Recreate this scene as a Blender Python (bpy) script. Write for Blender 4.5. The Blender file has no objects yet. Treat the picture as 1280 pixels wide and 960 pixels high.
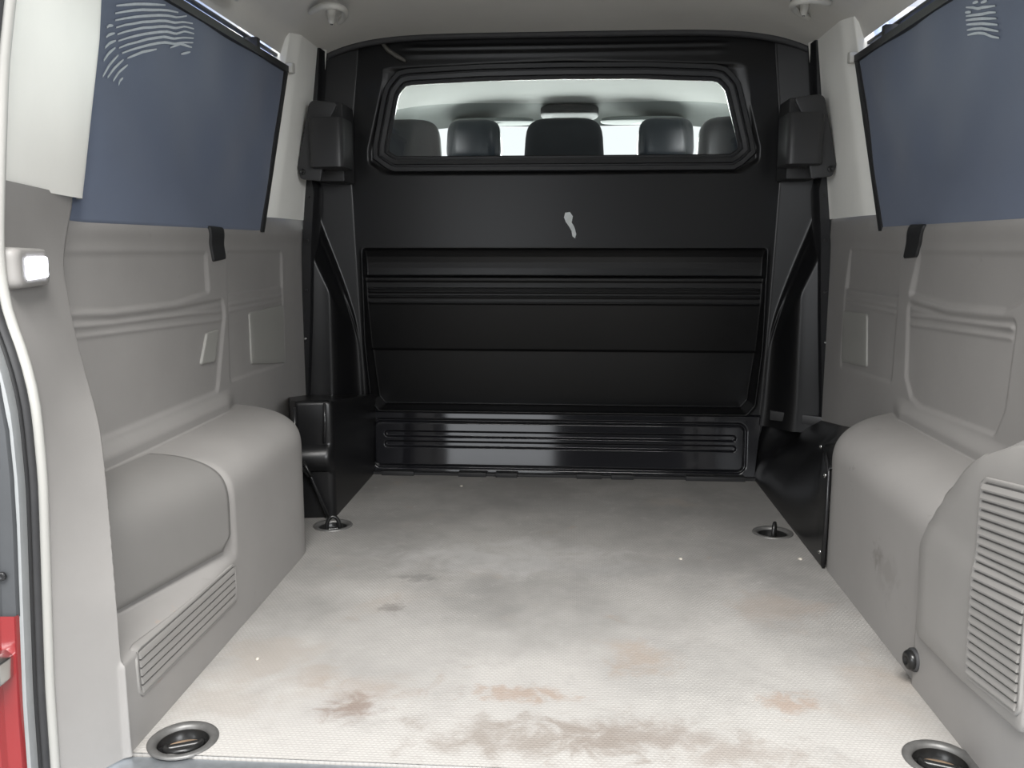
import bpy, bmesh, math, random
import numpy as np
random.seed(7); rng = np.random.default_rng(7)
scene = bpy.context.scene
COL = scene.collection

# ------------------------------------------------------------------ camera
cam_d = bpy.data.cameras.new('camera'); cam = bpy.data.objects.new('camera', cam_d); COL.objects.link(cam)
cam_d.sensor_width = 36.0; cam_d.lens = 36.0 * 1100 / 1280; cam_d.clip_start = 0.02
cam.location = (0.04, 0.0, 0.735)
cam.rotation_euler = (math.radians(90 - 8.938), 0, math.radians(4.007))
scene.camera = cam

# ------------------------------------------------------------------ world, lamps, exposure
world = bpy.data.worlds.new('world'); scene.world = world; world.use_nodes = True
bg = world.node_tree.nodes['Background']
bg.inputs['Color'].default_value = (0.95, 0.975, 1.0, 1); bg.inputs['Strength'].default_value = 0.62
def area(name, loc, rot, sx, sy, power, col=(1, 1, 1)):
    l = bpy.data.lights.new(name, 'AREA'); l.shape = 'RECTANGLE'; l.size = sx; l.size_y = sy; l.energy = power; l.color = col
    o = bpy.data.objects.new(name, l); COL.objects.link(o); o.location = loc; o.rotation_euler = rot; return o
area('workshop_ceiling_lamp', (0.1, -0.9, 3.1), (math.radians(30), 0, 0), 2.4, 1.2, 170, (1, 0.985, 0.96))
area('workshop_door_daylight', (-1.2, -3.4, 0.85), (math.radians(90), 0, 0), 2.1, 1.5, 20, (0.93, 0.96, 1.0))
area('added_fill_right', (2.7, -2.6, 1.75), (math.radians(88), 0, math.radians(36)), 1.8, 1.3, 75, (0.97, 0.985, 1.0))  # added side light behind the camera to brighten the rear pillars, no window known
area('added_fill_left', (-2.9, -2.6, 1.75), (math.radians(88), 0, math.radians(-38)), 1.8, 1.3, 52, (0.97, 0.985, 1.0))  # matching added light from the other side, stands for no known window
area('added_fill_front', (0.0, 7.6, 0.9), (math.radians(-97), 0, 0), 3.0, 1.6, 360, (0.96, 1.0, 0.98))  # light added ahead of the windscreen to brighten the cab, not a known gate
scene.view_settings.view_transform = 'Standard'; scene.view_settings.look = 'None'
scene.view_settings.exposure = 0.95; scene.view_settings.gamma = 1.0; scene.view_settings.use_curve_mapping = False

# ------------------------------------------------------------------ materials
MATS = {}
def mat(name, col, rough=0.5, noise=0.0, nscale=8.0, bump=0.0, bscale=400.0, metal=0.0, spec=0.5, emit=None, coat=0.0, sheen=0.0):
    m = bpy.data.materials.new(name); m.use_nodes = True; nt = m.node_tree; b = nt.nodes['Principled BSDF']
    b.inputs['Base Color'].default_value = (*col, 1); b.inputs['Roughness'].default_value = rough
    b.inputs['Metallic'].default_value = metal; b.inputs['Specular IOR Level'].default_value = spec
    b.inputs['Coat Weight'].default_value = coat; b.inputs['Sheen Weight'].default_value = sheen
    tc = nt.nodes.new('ShaderNodeTexCoord')
    if noise:
        n = nt.nodes.new('ShaderNodeTexNoise'); n.inputs['Scale'].default_value = nscale; n.inputs['Detail'].default_value = 6
        n.inputs['Roughness'].default_value = 0.6
        nt.links.new(tc.outputs['Object'], n.inputs['Vector'])
        r = nt.nodes.new('ShaderNodeMapRange'); r.inputs['From Min'].default_value = 0.3; r.inputs['From Max'].default_value = 0.7
        r.inputs['To Min'].default_value = 1 - noise; r.inputs['To Max'].default_value = 1 + noise
        nt.links.new(n.outputs['Fac'], r.inputs['Value'])
        mx = nt.nodes.new('ShaderNodeVectorMath'); mx.operation = 'SCALE'; mx.inputs[0].default_value = col
        nt.links.new(r.outputs['Result'], mx.inputs['Scale']); nt.links.new(mx.outputs['Vector'], b.inputs['Base Color'])
    if bump:
        n2 = nt.nodes.new('ShaderNodeTexNoise'); n2.inputs['Scale'].default_value = bscale; n2.inputs['Detail'].default_value = 3
        nt.links.new(tc.outputs['Object'], n2.inputs['Vector'])
        bp = nt.nodes.new('ShaderNodeBump'); bp.inputs['Strength'].default_value = bump; bp.inputs['Distance'].default_value = 0.001
        nt.links.new(n2.outputs['Fac'], bp.inputs['Height']); nt.links.new(bp.outputs['Normal'], b.inputs['Normal'])
    if emit:
        b.inputs['Emission Color'].default_value = (*emit[0], 1); b.inputs['Emission Strength'].default_value = emit[1]
    MATS[name] = m; return m

GREY = mat('grey_plastic', (0.245, 0.235, 0.226), 0.55, 0.05, 5, 0.12, 600)
def stains(m, spots):
    nt = m.node_tree; b = nt.nodes['Principled BSDF']; N = nt.nodes.new; L = nt.links.new
    tc = N('ShaderNodeTexCoord'); prev = b.inputs['Base Color'].links[0].from_socket
    def nz(sc, dist=0.8):
        n = N('ShaderNodeTexNoise'); n.inputs['Scale'].default_value = sc; n.inputs['Detail'].default_value = 5; n.inputs['Distortion'].default_value = dist
        L(tc.outputs['Object'], n.inputs['Vector']); return n.outputs['Fac']
    def rg(v, a, c, lo, hi):
        r = N('ShaderNodeMapRange'); r.interpolation_type = 'SMOOTHSTEP'
        for k, x in zip(('From Min', 'From Max', 'To Min', 'To Max'), (a, c, lo, hi)): r.inputs[k].default_value = x
        L(v, r.inputs['Value']); return r.outputs['Result']
    def mx(fac, col):
        nonlocal prev
        n = N('ShaderNodeMix'); n.data_type = 'RGBA'; L(fac, n.inputs[0]); L(prev, n.inputs[6]); n.inputs[7].default_value = (*col, 1); prev = n.outputs[2]
    mx(rg(nz(14, 1.5), 0.66, 0.80, 0.0, 0.35), (0.16, 0.15, 0.14))
    for (p, r, col, st) in spots:
        v = N('ShaderNodeVectorMath'); v.operation = 'DISTANCE'; v.inputs[1].default_value = p; L(tc.outputs['Object'], v.inputs[0])
        n = N('ShaderNodeMath'); n.operation = 'MULTIPLY_ADD'; n.inputs[1].default_value = 1 / r; L(v.outputs['Value'], n.inputs[0])
        q = N('ShaderNodeMath'); q.operation = 'MULTIPLY_ADD'; q.inputs[1].default_value = 3.4; q.inputs[2].default_value = -1.7; L(nz(1.2 / r), q.inputs[0]); L(q.outputs[0], n.inputs[2])
        mx(rg(n.outputs[0], 1.0, 0.2, 0.0, st), col)
    L(prev, b.inputs['Base Color'])
stains(GREY, [((.66, 1.836, .25), .035, (0.12, 0.11, 0.105), .6), ((.68, 1.77, .27), .03, (0.13, 0.12, 0.115), .5), ((.625, 1.66, .15), .03, (0.12, 0.11, 0.10), .5), ((.625, 1.60, .13), .05, (0.17, 0.16, 0.15), .45),
              ((-.60, 1.236, .09), .025, (0.38, 0.17, 0.09), .55), ((-.60, 1.30, .168), .035, (0.36, 0.23, 0.16), .45)])
GREYL = mat('grey_plastic_light', (0.235, 0.226, 0.216), 0.5, 0.04, 6, 0.1, 600)
LIDM = mat('lid_plastic', (0.165, 0.159, 0.152), 0.5, 0.04, 6, 0.1, 600)
GREYC = mat('cover_plastic', (0.26, 0.256, 0.238), 0.5, 0.03, 9, 0.06, 600)
GREYD = mat('grille_back', (0.13, 0.125, 0.12), 0.8)
CREAM = mat('cream_plastic', (0.84, 0.832, 0.785), 0.5, 0.03, 4, 0.08, 500)
HEAD = mat('headliner', (0.60, 0.585, 0.545), 0.9, 0.03, 5, 0.2, 900)
CABW = mat('cab_headliner', (0.86, 0.88, 0.84), 0.8, 0.02, 5)
BLACK = mat('black_plastic', (0.0055, 0.0055, 0.006), 0.33, 0.15, 3, 0.08, 350, spec=0.38)
FRAMEM = mat('window_frame_plastic', (0.014, 0.014, 0.015), 0.38, 0.1, 6, 0.05, 400)
BLACKM = mat('black_matte', (0.016, 0.016, 0.017), 0.55, 0.1, 6, 0.1, 400)
BLACKK = mat('black_kick_plastic', (0.010, 0.010, 0.012), 0.07, 0.12, 4)
BLACKG = mat('black_gloss', (0.012, 0.012, 0.013), 0.25)
BRK = mat('bracket_plastic', (0.026, 0.026, 0.027), 0.45, 0.1, 10, 0.1, 500)
RUB = mat('rubber', (0.035, 0.035, 0.037), 0.6, 0.15, 20)
BLUE = mat('blue_fabric', (0.078, 0.100, 0.152), 0.85, 0.06, 6, 0.35, 1200, sheen=0.15)
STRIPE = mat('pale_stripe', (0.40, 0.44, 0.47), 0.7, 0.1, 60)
GALV = mat('aluminium', (0.42, 0.45, 0.48), 0.42, 0.1, 60, metal=0.85)
STEEL = mat('steel', (0.55, 0.55, 0.54), 0.25, 0.1, 40, metal=1.0)
BLKST = mat('black_steel', (0.03, 0.03, 0.03), 0.28, 0.2, 60, metal=0.6)
ZINC = mat('zinc_ring', (0.14, 0.138, 0.134), 0.45, 0.2, 50, metal=0.5)
SAND = mat('cup_dust', (0.42, 0.29, 0.19), 0.8, 0.3, 40)
RED = mat('red_paint', (0.20, 0.008, 0.010), 0.22, 0.05, 5, coat=0.7)
DGREY = mat('jamb_grey', (0.05, 0.053, 0.057), 0.5, 0.1, 10)
LIPM = mat('trim_lip', (0.38, 0.375, 0.355), 0.5)
LGREY = mat('jamb_light', (0.27, 0.28, 0.285), 0.4, 0.08, 20)
SEATM = mat('seat_fabric', (0.022, 0.027, 0.030), 0.75, 0.1, 15, 0.2, 800)
SEATL = mat('seat_leather', (0.016, 0.023, 0.030), 0.28, 0.1, 12)
VISOR = mat('visor_grey', (0.36, 0.40, 0.38), 0.8, 0.03, 8)
CHIP = mat('paint_chip', (0.86, 0.90, 0.90), 0.6, 0.1, 40)
TAPE = mat('tape', (0.10, 0.095, 0.085), 0.5)
LENS = mat('lamp_lens', (0.9, 0.9, 0.9), 0.4, emit=((0.86, 0.88, 1.0), 5.0))
CONC = mat('concrete', (0.30, 0.30, 0.295), 0.7, 0.15, 1.5)
WALLR = mat('added_wall', (0.07, 0.072, 0.075), 0.8, 0.1, 1.0)  # for the added wall behind the camera
FLAKE = mat('debris', (0.42, 0.39, 0.34), 0.8)
WHITEP = mat('white_hook', (0.55, 0.54, 0.50), 0.45)

def glass(name, tint, gloss=0.06, op=1.0):
    m = bpy.data.materials.new(name); m.use_nodes = True; nt = m.node_tree; nt.nodes.clear()
    out = nt.nodes.new('ShaderNodeOutputMaterial'); t = nt.nodes.new('ShaderNodeBsdfTransparent'); t.inputs['Color'].default_value = (*tint, 1)
    g = nt.nodes.new('ShaderNodeBsdfGlossy'); g.inputs['Roughness'].default_value = 0.01
    lw = nt.nodes.new('ShaderNodeLayerWeight'); lw.inputs['Blend'].default_value = 0.5
    pw = nt.nodes.new('ShaderNodeMath'); pw.operation = 'POWER'; pw.inputs[1].default_value = 5.0; nt.links.new(lw.outputs['Facing'], pw.inputs[0])
    f = nt.nodes.new('ShaderNodeMath'); f.operation = 'MULTIPLY_ADD'; f.inputs[1].default_value = 0.9; f.inputs[2].default_value = 0.05; nt.links.new(pw.outputs[0], f.inputs[0])
    mx = nt.nodes.new('ShaderNodeMixShader'); nt.links.new(f.outputs[0], mx.inputs[0])
    nt.links.new(t.outputs[0], mx.inputs[1]); nt.links.new(g.outputs[0], mx.inputs[2]); nt.links.new(mx.outputs[0], out.inputs[0])
    return m
GLASS = glass('clear_glass', (0.95, 0.975, 0.965)); BGLASS = glass('blue_tinted_glass', (0.62, 0.70, 0.90))

def floor_material():
    m = bpy.data.materials.new('floor_mat'); m.use_nodes = True; nt = m.node_tree; b = nt.nodes['Principled BSDF']; L = nt.links.new
    N = nt.nodes.new
    tc = N('ShaderNodeTexCoord')
    def noise(scale, detail=5, rough=0.6, dist=0.0):
        n = N('ShaderNodeTexNoise'); n.inputs['Scale'].default_value = scale; n.inputs['Detail'].default_value = detail
        n.inputs['Roughness'].default_value = rough; n.inputs['Distortion'].default_value = dist; L(tc.outputs['Object'], n.inputs['Vector']); return n.outputs['Fac']
    def rng_(v, a, c, lo=0.0, hi=1.0):
        r = N('ShaderNodeMapRange'); r.interpolation_type = 'SMOOTHSTEP'
        for k, x in zip(('From Min', 'From Max', 'To Min', 'To Max'), (a, c, lo, hi)): r.inputs[k].default_value = x
        L(v, r.inputs['Value']); return r.outputs['Result']
    def math_(op, a, c):
        n = N('ShaderNodeMath'); n.operation = op
        for i, x in enumerate((a, c)):
            if isinstance(x, (int, float)): n.inputs[i].default_value = x
            else: L(x, n.inputs[i])
        return n.outputs[0]
    def mix(fac, a, c):
        n = N('ShaderNodeMix'); n.data_type = 'RGBA'; L(fac, n.inputs[0])
        for i, x in ((6, a), (7, c)):
            if isinstance(x, tuple): n.inputs[i].default_value = (*x, 1)
            else: L(x, n.inputs[i])
        return n.outputs[2]
    # woven anti-slip pattern : fine staggered cells
    mp = N('ShaderNodeMapping'); mp.inputs['Scale'].default_value = (1, 1, 1); L(tc.outputs['Object'], mp.inputs['Vector'])
    br = N('ShaderNodeTexBrick'); br.inputs['Scale'].default_value = 34.0; br.inputs['Mortar Size'].default_value = 0.07; br.inputs['Mortar Smooth'].default_value = 0.6
    br.inputs['Brick Width'].default_value = 0.28; br.inputs['Row Height'].default_value = 0.20
    br.inputs['Color1'].default_value = (1, 1, 1, 1); br.inputs['Color2'].default_value = (0.72, 0.72, 0.72, 1); br.inputs['Mortar'].default_value = (0, 0, 0, 1)
    L(mp.outputs[0], br.inputs['Vector'])
    cell = br.outputs['Color']
    base = mix(rng_(noise(3.2, 7, 0.65), 0.33, 0.68), (0.175, 0.170, 0.163), (0.30, 0.29, 0.275))
    base = mix(rng_(noise(190, 2), 0.35, 0.75, 0.0, 0.55), base, (0.205, 0.20, 0.193))
    sep = N('ShaderNodeSeparateColor'); L(cell, sep.inputs[0])
    base = mix(rng_(sep.outputs[0], 0.0, 0.9, 0.62, 0.0), base, (0.15, 0.145, 0.138))
    # paler zone towards the sill, with ragged edge
    sx = N('ShaderNodeSeparateXYZ'); L(tc.outputs['Object'], sx.inputs[0])
    sill_pale = math_('ADD', sx.outputs['Y'], math_('MULTIPLY', noise(4, 6), 0.9))
    base = mix(rng_(sill_pale, 2.45, 1.60, 0.0, 0.45), base, (0.52, 0.50, 0.475))
    base = mix(rng_(noise(9, 8, 0.7, 0.4), 0.50, 0.72, 0.0, 0.5), base, (0.235, 0.225, 0.212))
    base = mix(rng_(noise(28, 6, 0.7, 0.3), 0.60, 0.78, 0.0, 0.25), base, (0.50, 0.485, 0.465))
    # general brown-ish grime
    base = mix(rng_(noise(2.3, 6, 0.6, 0.6), 0.57, 0.75, 0.0, 0.5), base, (0.27, 0.222, 0.18))
    base = mix(rng_(noise(7.0, 6, 0.6, 1.0), 0.63, 0.76, 0.0, 0.45), base, (0.22, 0.165, 0.125))
    # single stains: x, y, rx, ry, colour, strength
    for (x, y, rx, ry, c, s) in [(-0.31, 1.301, .05, .045, (0.16, 0.085, 0.05), .75), (-0.30, 1.36, .09, .05, (0.26, 0.19, 0.14), .45), (-0.042, 1.359, .10, .03, (0.28, 0.17, 0.10), .7),
                                (0.40, 1.359, .05, .04, (0.30, 0.17, 0.09), .65), (0.166, 1.506, .07, .07, (0.28, 0.19, 0.12), .6), (-0.02, 1.225, .2, .06, (0.22, 0.180, 0.145), .95),
                                (0.14, 1.25, .16, .06, (0.22, 0.178, 0.145), .9), (-0.306, 1.861, .06, .025, (0.10, 0.095, 0.09), .6), (-0.325, 1.692, .03, .03, (0.12, 0.10, 0.09), .7),
                                (0.47, 1.74, .10, .10, (0.25, 0.18, 0.13), .45), (-0.50, 1.45, .10, .10, (0.27, 0.215, 0.165), .5), (-0.40, 1.40, .05, .06, (0.27, 0.21, 0.16), .5),
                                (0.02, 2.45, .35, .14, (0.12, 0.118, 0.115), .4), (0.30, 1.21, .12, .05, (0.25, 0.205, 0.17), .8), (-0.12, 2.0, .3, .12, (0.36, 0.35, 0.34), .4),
                                (0.1, 1.95, .4, .06, (0.17, 0.165, 0.16), .4), (-0.52, 1.30, .12, .06, (0.28, 0.23, 0.18), .4)]:
        v = N('ShaderNodeVectorMath'); v.operation = 'SUBTRACT'; v.inputs[1].default_value = (x, y, 0); L(tc.outputs['Object'], v.inputs[0])
        v2 = N('ShaderNodeVectorMath'); v2.operation = 'MULTIPLY'; v2.inputs[1].default_value = (1 / rx, 1 / ry, 0); L(v.outputs[0], v2.inputs[0])
        ln = N('ShaderNodeVectorMath'); ln.operation = 'LENGTH'; L(v2.outputs[0], ln.inputs[0])
        d = math_('ADD', ln.outputs['Value'], math_('MULTIPLY', math_('SUBTRACT', noise(1.1 / min(rx, ry), 5, 0.65, 0.5), 0.5), 3.2))
        g = sum(c) / 3; c = tuple(g + (k - g) * .62 for k in c); base = mix(rng_(d, 1.25, 0.1, 0.0, s * .85), base, c)
    L(base, b.inputs['Base Color']); b.inputs['Roughness'].default_value = 0.72; b.inputs['Specular IOR Level'].default_value = 0.25
    bp = N('ShaderNodeBump'); bp.inputs['Strength'].default_value = 0.35; bp.inputs['Distance'].default_value = 0.0012
    L(math_('ADD', sep.outputs[0], math_('MULTIPLY', noise(260, 2), 0.8)), bp.inputs['Height']); L(bp.outputs['Normal'], b.inputs['Normal'])
    return m
FLOORM = floor_material()

# ------------------------------------------------------------------ helpers
def link(name, me, m=None, parent=None, smooth=True):
    o = bpy.data.objects.new(name, me); COL.objects.link(o)
    if m: me.materials.append(m)
    if parent is not None: o.parent = parent
    if smooth and len(me.polygons): me.polygons.foreach_set('use_smooth', np.ones(len(me.polygons), bool))
    return o
def mesh(name, v, f):
    me = bpy.data.meshes.new(name); me.from_pydata([tuple(map(float, p)) for p in v], [], [tuple(map(int, q)) for q in f]); me.update(); return me
def empty(name, loc=(0, 0, 0)):
    o = bpy.data.objects.new(name, None); COL.objects.link(o); o.location = loc; o.empty_display_size = 0.05; return o
def tag(o, label=None, cat=None, group=None, kind=None):
    for k, v in (('label', label), ('category', cat), ('group', group), ('kind', kind)):
        if v: o[k] = v
    return o
def flat_auto(o, ang=35):
    me = o.data
    try: me.set_sharp_from_angle(angle=math.radians(ang))
    except Exception: pass
    return o
def grid_mesh(name, P, flip=False, keep=None):
    """P: (n, m, 3) array of points -> quad grid, keep: (n-1, m-1) mask."""
    n, m_ = P.shape[:2]
    idx = np.arange(n * m_).reshape(n, m_)
    q = np.stack([idx[:-1, :-1], idx[1:, :-1], idx[1:, 1:], idx[:-1, 1:]], -1)
    q = q[keep] if keep is not None else q.reshape(-1, 4)
    if flip: q = q[:, ::-1]
    V = P.reshape(-1, 3)
    used = np.unique(q); re = np.full(len(V), -1); re[used] = np.arange(len(used)); V = V[used]; q = re[q]
    me = bpy.data.meshes.new(name)
    me.vertices.add(len(V)); me.vertices.foreach_set('co', V.astype(np.float32).ravel())
    me.loops.add(q.size); me.loops.foreach_set('vertex_index', q.astype(np.int32).ravel())
    me.polygons.add(len(q)); me.polygons.foreach_set('loop_start', np.arange(0, q.size, 4, dtype=np.int32))
    me.polygons.foreach_set('loop_total', np.full(len(q), 4, np.int32)); me.update(calc_edges=True); me.validate(); return me
def S(x, a, b):
    t = np.clip((x - a) / (b - a), 0, 1); return t * t * (3 - 2 * t)
def smin(a, b, k):
    h = np.clip(0.5 + 0.5 * (b - a) / k, 0, 1); return b + (a - b) * h - k * h * (1 - h)
def curve(zs, vs, sig=0.02):
    """smooth 1-D interpolation"""
    g = np.linspace(-0.1, 1.6, 1700); y = np.interp(g, zs, vs); n = int(sig / (g[1] - g[0]))
    k = np.exp(-0.5 * (np.arange(-3 * n, 3 * n + 1) / n) ** 2); k /= k.sum()
    y = np.convolve(np.pad(y, 3 * n, mode='edge'), k, 'valid'); return lambda z: np.interp(z, g, y)
def psdf(Y, Z, poly, r=0.0):
    """signed distance to polygon (negative inside), corners rounded by r"""
    poly = np.array(poly, float)
    if r: # shrink
        c = poly.mean(0); poly = offset_poly(poly, -r)
    d = np.full(Y.shape, 1e9); s = np.zeros(Y.shape, bool); n = len(poly)
    for i in range(n):
        a, b = poly[i], poly[(i + 1) % n]; e = b - a
        wx, wy = Y - a[0], Z - a[1]; t = np.clip((wx * e[0] + wy * e[1]) / (e @ e), 0, 1)
        d = np.minimum(d, np.hypot(wx - e[0] * t, wy - e[1] * t))
        c1 = (a[1] > Z) != (b[1] > Z)
        with np.errstate(divide='ignore', invalid='ignore'):
            xi = (b[0] - a[0]) * (Z - a[1]) / (b[1] - a[1] if b[1] != a[1] else 1e-9) + a[0]
        s ^= c1 & (Y < xi)
    return np.where(s, -d, d) - r
def offset_poly(poly, d):
    poly = np.array(poly, float); n = len(poly)
    A = 0.5 * np.sum(poly[:, 0] * np.roll(poly[:, 1], -1) - np.roll(poly[:, 0], -1) * poly[:, 1])
    e = np.roll(poly, -1, 0) - poly; e /= np.linalg.norm(e, axis=1)[:, None]
    nrm = np.stack([e[:, 1], -e[:, 0]], 1) * (1 if A > 0 else -1)
    out = []
    for i in range(n):
        n0, n1 = nrm[i - 1], nrm[i]; m = n0 + n1; m /= max(1e-6, (m @ m)) / 2
        out.append(poly[i] + m * d)
    return np.array(out)
def round_poly(poly, r, seg=6):
    poly = np.array(poly, float); n = len(poly); out = []
    rs = r if hasattr(r, '__len__') else [r] * n
    for i in range(n):
        p, a, b = poly[i], poly[i - 1], poly[(i + 1) % n]
        va, vb = a - p, b - p; la, lb = np.linalg.norm(va), np.linalg.norm(vb); va /= la; vb /= lb
        ang = math.acos(np.clip(va @ vb, -1, 1)); t = min(rs[i] / math.tan(ang / 2), 0.48 * la, 0.48 * lb)
        for k in range(seg + 1):
            s = k / seg; out.append((1 - s) ** 2 * (p + va * t) + 2 * s * (1 - s) * p + s * s * (p + vb * t))
    return np.array(out)
def resample(pts, n, closed=True):
    pts = np.array(pts, float); q = np.vstack([pts, pts[:1]]) if closed else pts
    d = np.r_[0, np.cumsum(np.linalg.norm(np.diff(q, axis=0), axis=1))]
    s = np.linspace(0, d[-1], n + 1)[:-1] if closed else np.linspace(0, d[-1], n)
    return np.stack([np.interp(s, d, q[:, k]) for k in range(q.shape[1])], 1)
def loft(loops, closed=True, cap0=False, cap1=False):
    V = np.vstack(loops); n = len(loops[0]); F = []
    for j in range(len(loops) - 1):
        for i in range(n if closed else n - 1):
            a = j * n + i; b = j * n + (i + 1) % n; F.append((a, b, b + n, a + n))
    if cap0: F.append(tuple(range(n - 1, -1, -1)))
    if cap1: F.append(tuple(range((len(loops) - 1) * n, len(loops) * n)))
    return V, F
def tube(path, r, seg=10, closed=False, cap=True):
    path = np.array(path, float); n = len(path); rs = r if hasattr(r, '__len__') else [r] * n
    t = np.gradient(path, axis=0) if not closed else (np.roll(path, -1, 0) - np.roll(path, 1, 0)); t /= np.linalg.norm(t, axis=1)[:, None]
    ref = np.array([0, 0, 1.0]) if abs(t[0][2]) < 0.9 else np.array([1.0, 0, 0]); loops = []
    for i in range(n):
        u = np.cross(t[i], ref); u /= np.linalg.norm(u); w = np.cross(t[i], u); ref = np.cross(u, t[i]) if False else ref
        if i: # parallel-ish transport
            pu = loops_u - t[i] * (loops_u @ t[i]); u = pu / np.linalg.norm(pu); w = np.cross(t[i], u)
        loops_u = u
        a = np.linspace(0, 2 * np.pi, seg, endpoint=False)
        loops.append(path[i] + rs[i] * (np.cos(a)[:, None] * u + np.sin(a)[:, None] * w))
    if closed: loops.append(loops[0]); 
    return loft(loops, True, cap and not closed, cap and not closed)
def box_obj(name, x0, x1, y0, y1, z0, z1, m, parent=None, bev=0.0, seg=2):
    bm = bmesh.new(); bmesh.ops.create_cube(bm, size=1)
    for v in bm.verts: v.co = ((x0 + x1) / 2 + v.co.x * (x1 - x0), (y0 + y1) / 2 + v.co.y * (y1 - y0), (z0 + z1) / 2 + v.co.z * (z1 - z0))
    if bev: bmesh.ops.bevel(bm, geom=bm.edges[:], offset=bev, segments=seg, profile=0.6, affect='EDGES', clamp_overlap=True)
    bmesh.ops.recalc_face_normals(bm, faces=bm.faces[:])
    me = bpy.data.meshes.new(name); bm.to_mesh(me); bm.free(); return flat_auto(link(name, me, m, parent), 40)
def extrude_poly(name, poly3_front, depth_vec, m, parent=None, bev=0.0):
    """solid from a planar 3-D outline pushed along depth_vec"""
    bm = bmesh.new(); vs = [bm.verts.new(tuple(p)) for p in poly3_front]; f = bm.faces.new(vs)
    r = bmesh.ops.extrude_face_region(bm, geom=[f]); nv = [e for e in r['geom'] if isinstance(e, bmesh.types.BMVert)]
    bmesh.ops.translate(bm, verts=nv, vec=depth_vec); bmesh.ops.recalc_face_normals(bm, faces=bm.faces[:])
    if bev:
        es = [e for e in bm.edges if len(e.link_faces) == 2 and e.calc_face_angle(0) > 0.9]
        bmesh.ops.bevel(bm, geom=es, offset=bev, segments=2, profile=0.6, affect='EDGES', clamp_overlap=True)
    me = bpy.data.meshes.new(name); bm.to_mesh(me); bm.free(); return flat_auto(link(name, me, m, parent), 35)
def solid(name, V, F, m, parent=None, ang=None):
    o = link(name, mesh(name, V, F), m, parent)
    bm = bmesh.new(); bm.from_mesh(o.data); bmesh.ops.recalc_face_normals(bm, faces=bm.faces[:]); bm.to_mesh(o.data); bm.free()
    if ang: flat_auto(o, ang)
    return o
def disc_solid(name, c, axis, r, h, m, parent=None, seg=16, dome=0.3):
    """a low domed button, axis = outward unit vector"""
    ax = np.array(axis, float); ax /= np.linalg.norm(ax); c = np.array(c, float)
    u = np.cross(ax, (0, 0, 1) if abs(ax[2]) < 0.9 else (1, 0, 0)); u /= np.linalg.norm(u); w = np.cross(ax, u)
    a = np.linspace(0, 2 * np.pi, seg, endpoint=False); ring = np.cos(a)[:, None] * u + np.sin(a)[:, None] * w
    L = [c + ring * r - ax * 0.002, c + ring * r + ax * h * 0.55, c + ring * r * 0.86 + ax * h * 0.85, c + ring * r * 0.45 + ax * h, c + ring * r * 0.4 + ax * h * (1 - dome), c + ring * r * 0.02 + ax * h * (1 - dome)]
    V, F = loft(L, True, True, True); return solid(name, V, F, m, parent)

# ------------------------------------------------------------------ side wall surface a(Y, z): half-width of the load bay
YO = {-1: 1.05, 1: 1.05}; YE = 2.73; ZT = 0.815
ARCH = {-1: 0.60, 1: 0.625}; AF = 1.93
EDGE = {-1: curve([0, .16, .33, .44, .54, .60, .655, .72, .81, .95, 1.02, 1.4], [.653, .650, .641, .635, .636, .646, .664, .668, .658, .640, .625, .55], .02),
        1: curve([0, .16, .33, .44, .54, .60, .655, .72, .81, .95, 1.02, 1.4], [.632, .630, .628, .630, .636, .646, .664, .668, .658, .640, .625, .55], .02)}
PIL = {-1: (curve([0, .25, .406, .481, .557, .626, .708, .808], [1.142, 1.139, 1.171, 1.201, 1.239, 1.252, 1.272, 1.397], .018), curve([0, .25, .406, .481, .557, .626, .708, .808], [.60, .60, .62, .64, .68, .70, .72, .768], .02)),
       1: (curve([0, .24, .29, .352, .435, .49, .56, .71, .82], [1.44, 1.44, 1.41, 1.36, 1.275, 1.17, 1.20, 1.27, 1.42], .015), curve([0, .3, .43, .49, .56, .71, .82], [.622, .622, .625, .645, .675, .722, .775], .025))}
PANEL = {-1: dict(A=[(1.30, .727), (1.972, .723), (1.975, .628), (1.80, .615), (1.55, .617), (1.30, .632)], B=[(1.30, .626), (1.55, .610), (1.80, .607), (2.055, .612), (2.062, .57), (1.995, .392), (1.30, .392)],
                  C=[(2.085, .724), (2.492, .722), (2.482, .395), (2.068, .405)]),
         1: dict(A=[(1.30, .727), (1.998, .725), (2.045, .622), (1.83, .612), (1.60, .618), (1.535, .638), (1.52, .70)], B=[(1.545, .615), (1.62, .610), (1.83, .604), (2.048, .614), (2.03, .44), (1.99, .397), (1.94, .387), (1.59, .398), (1.56, .45)],
                 C=[(2.10, .722), (2.485, .729), (2.515, .61), (2.516, .395), (2.11, .412)])}
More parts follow.
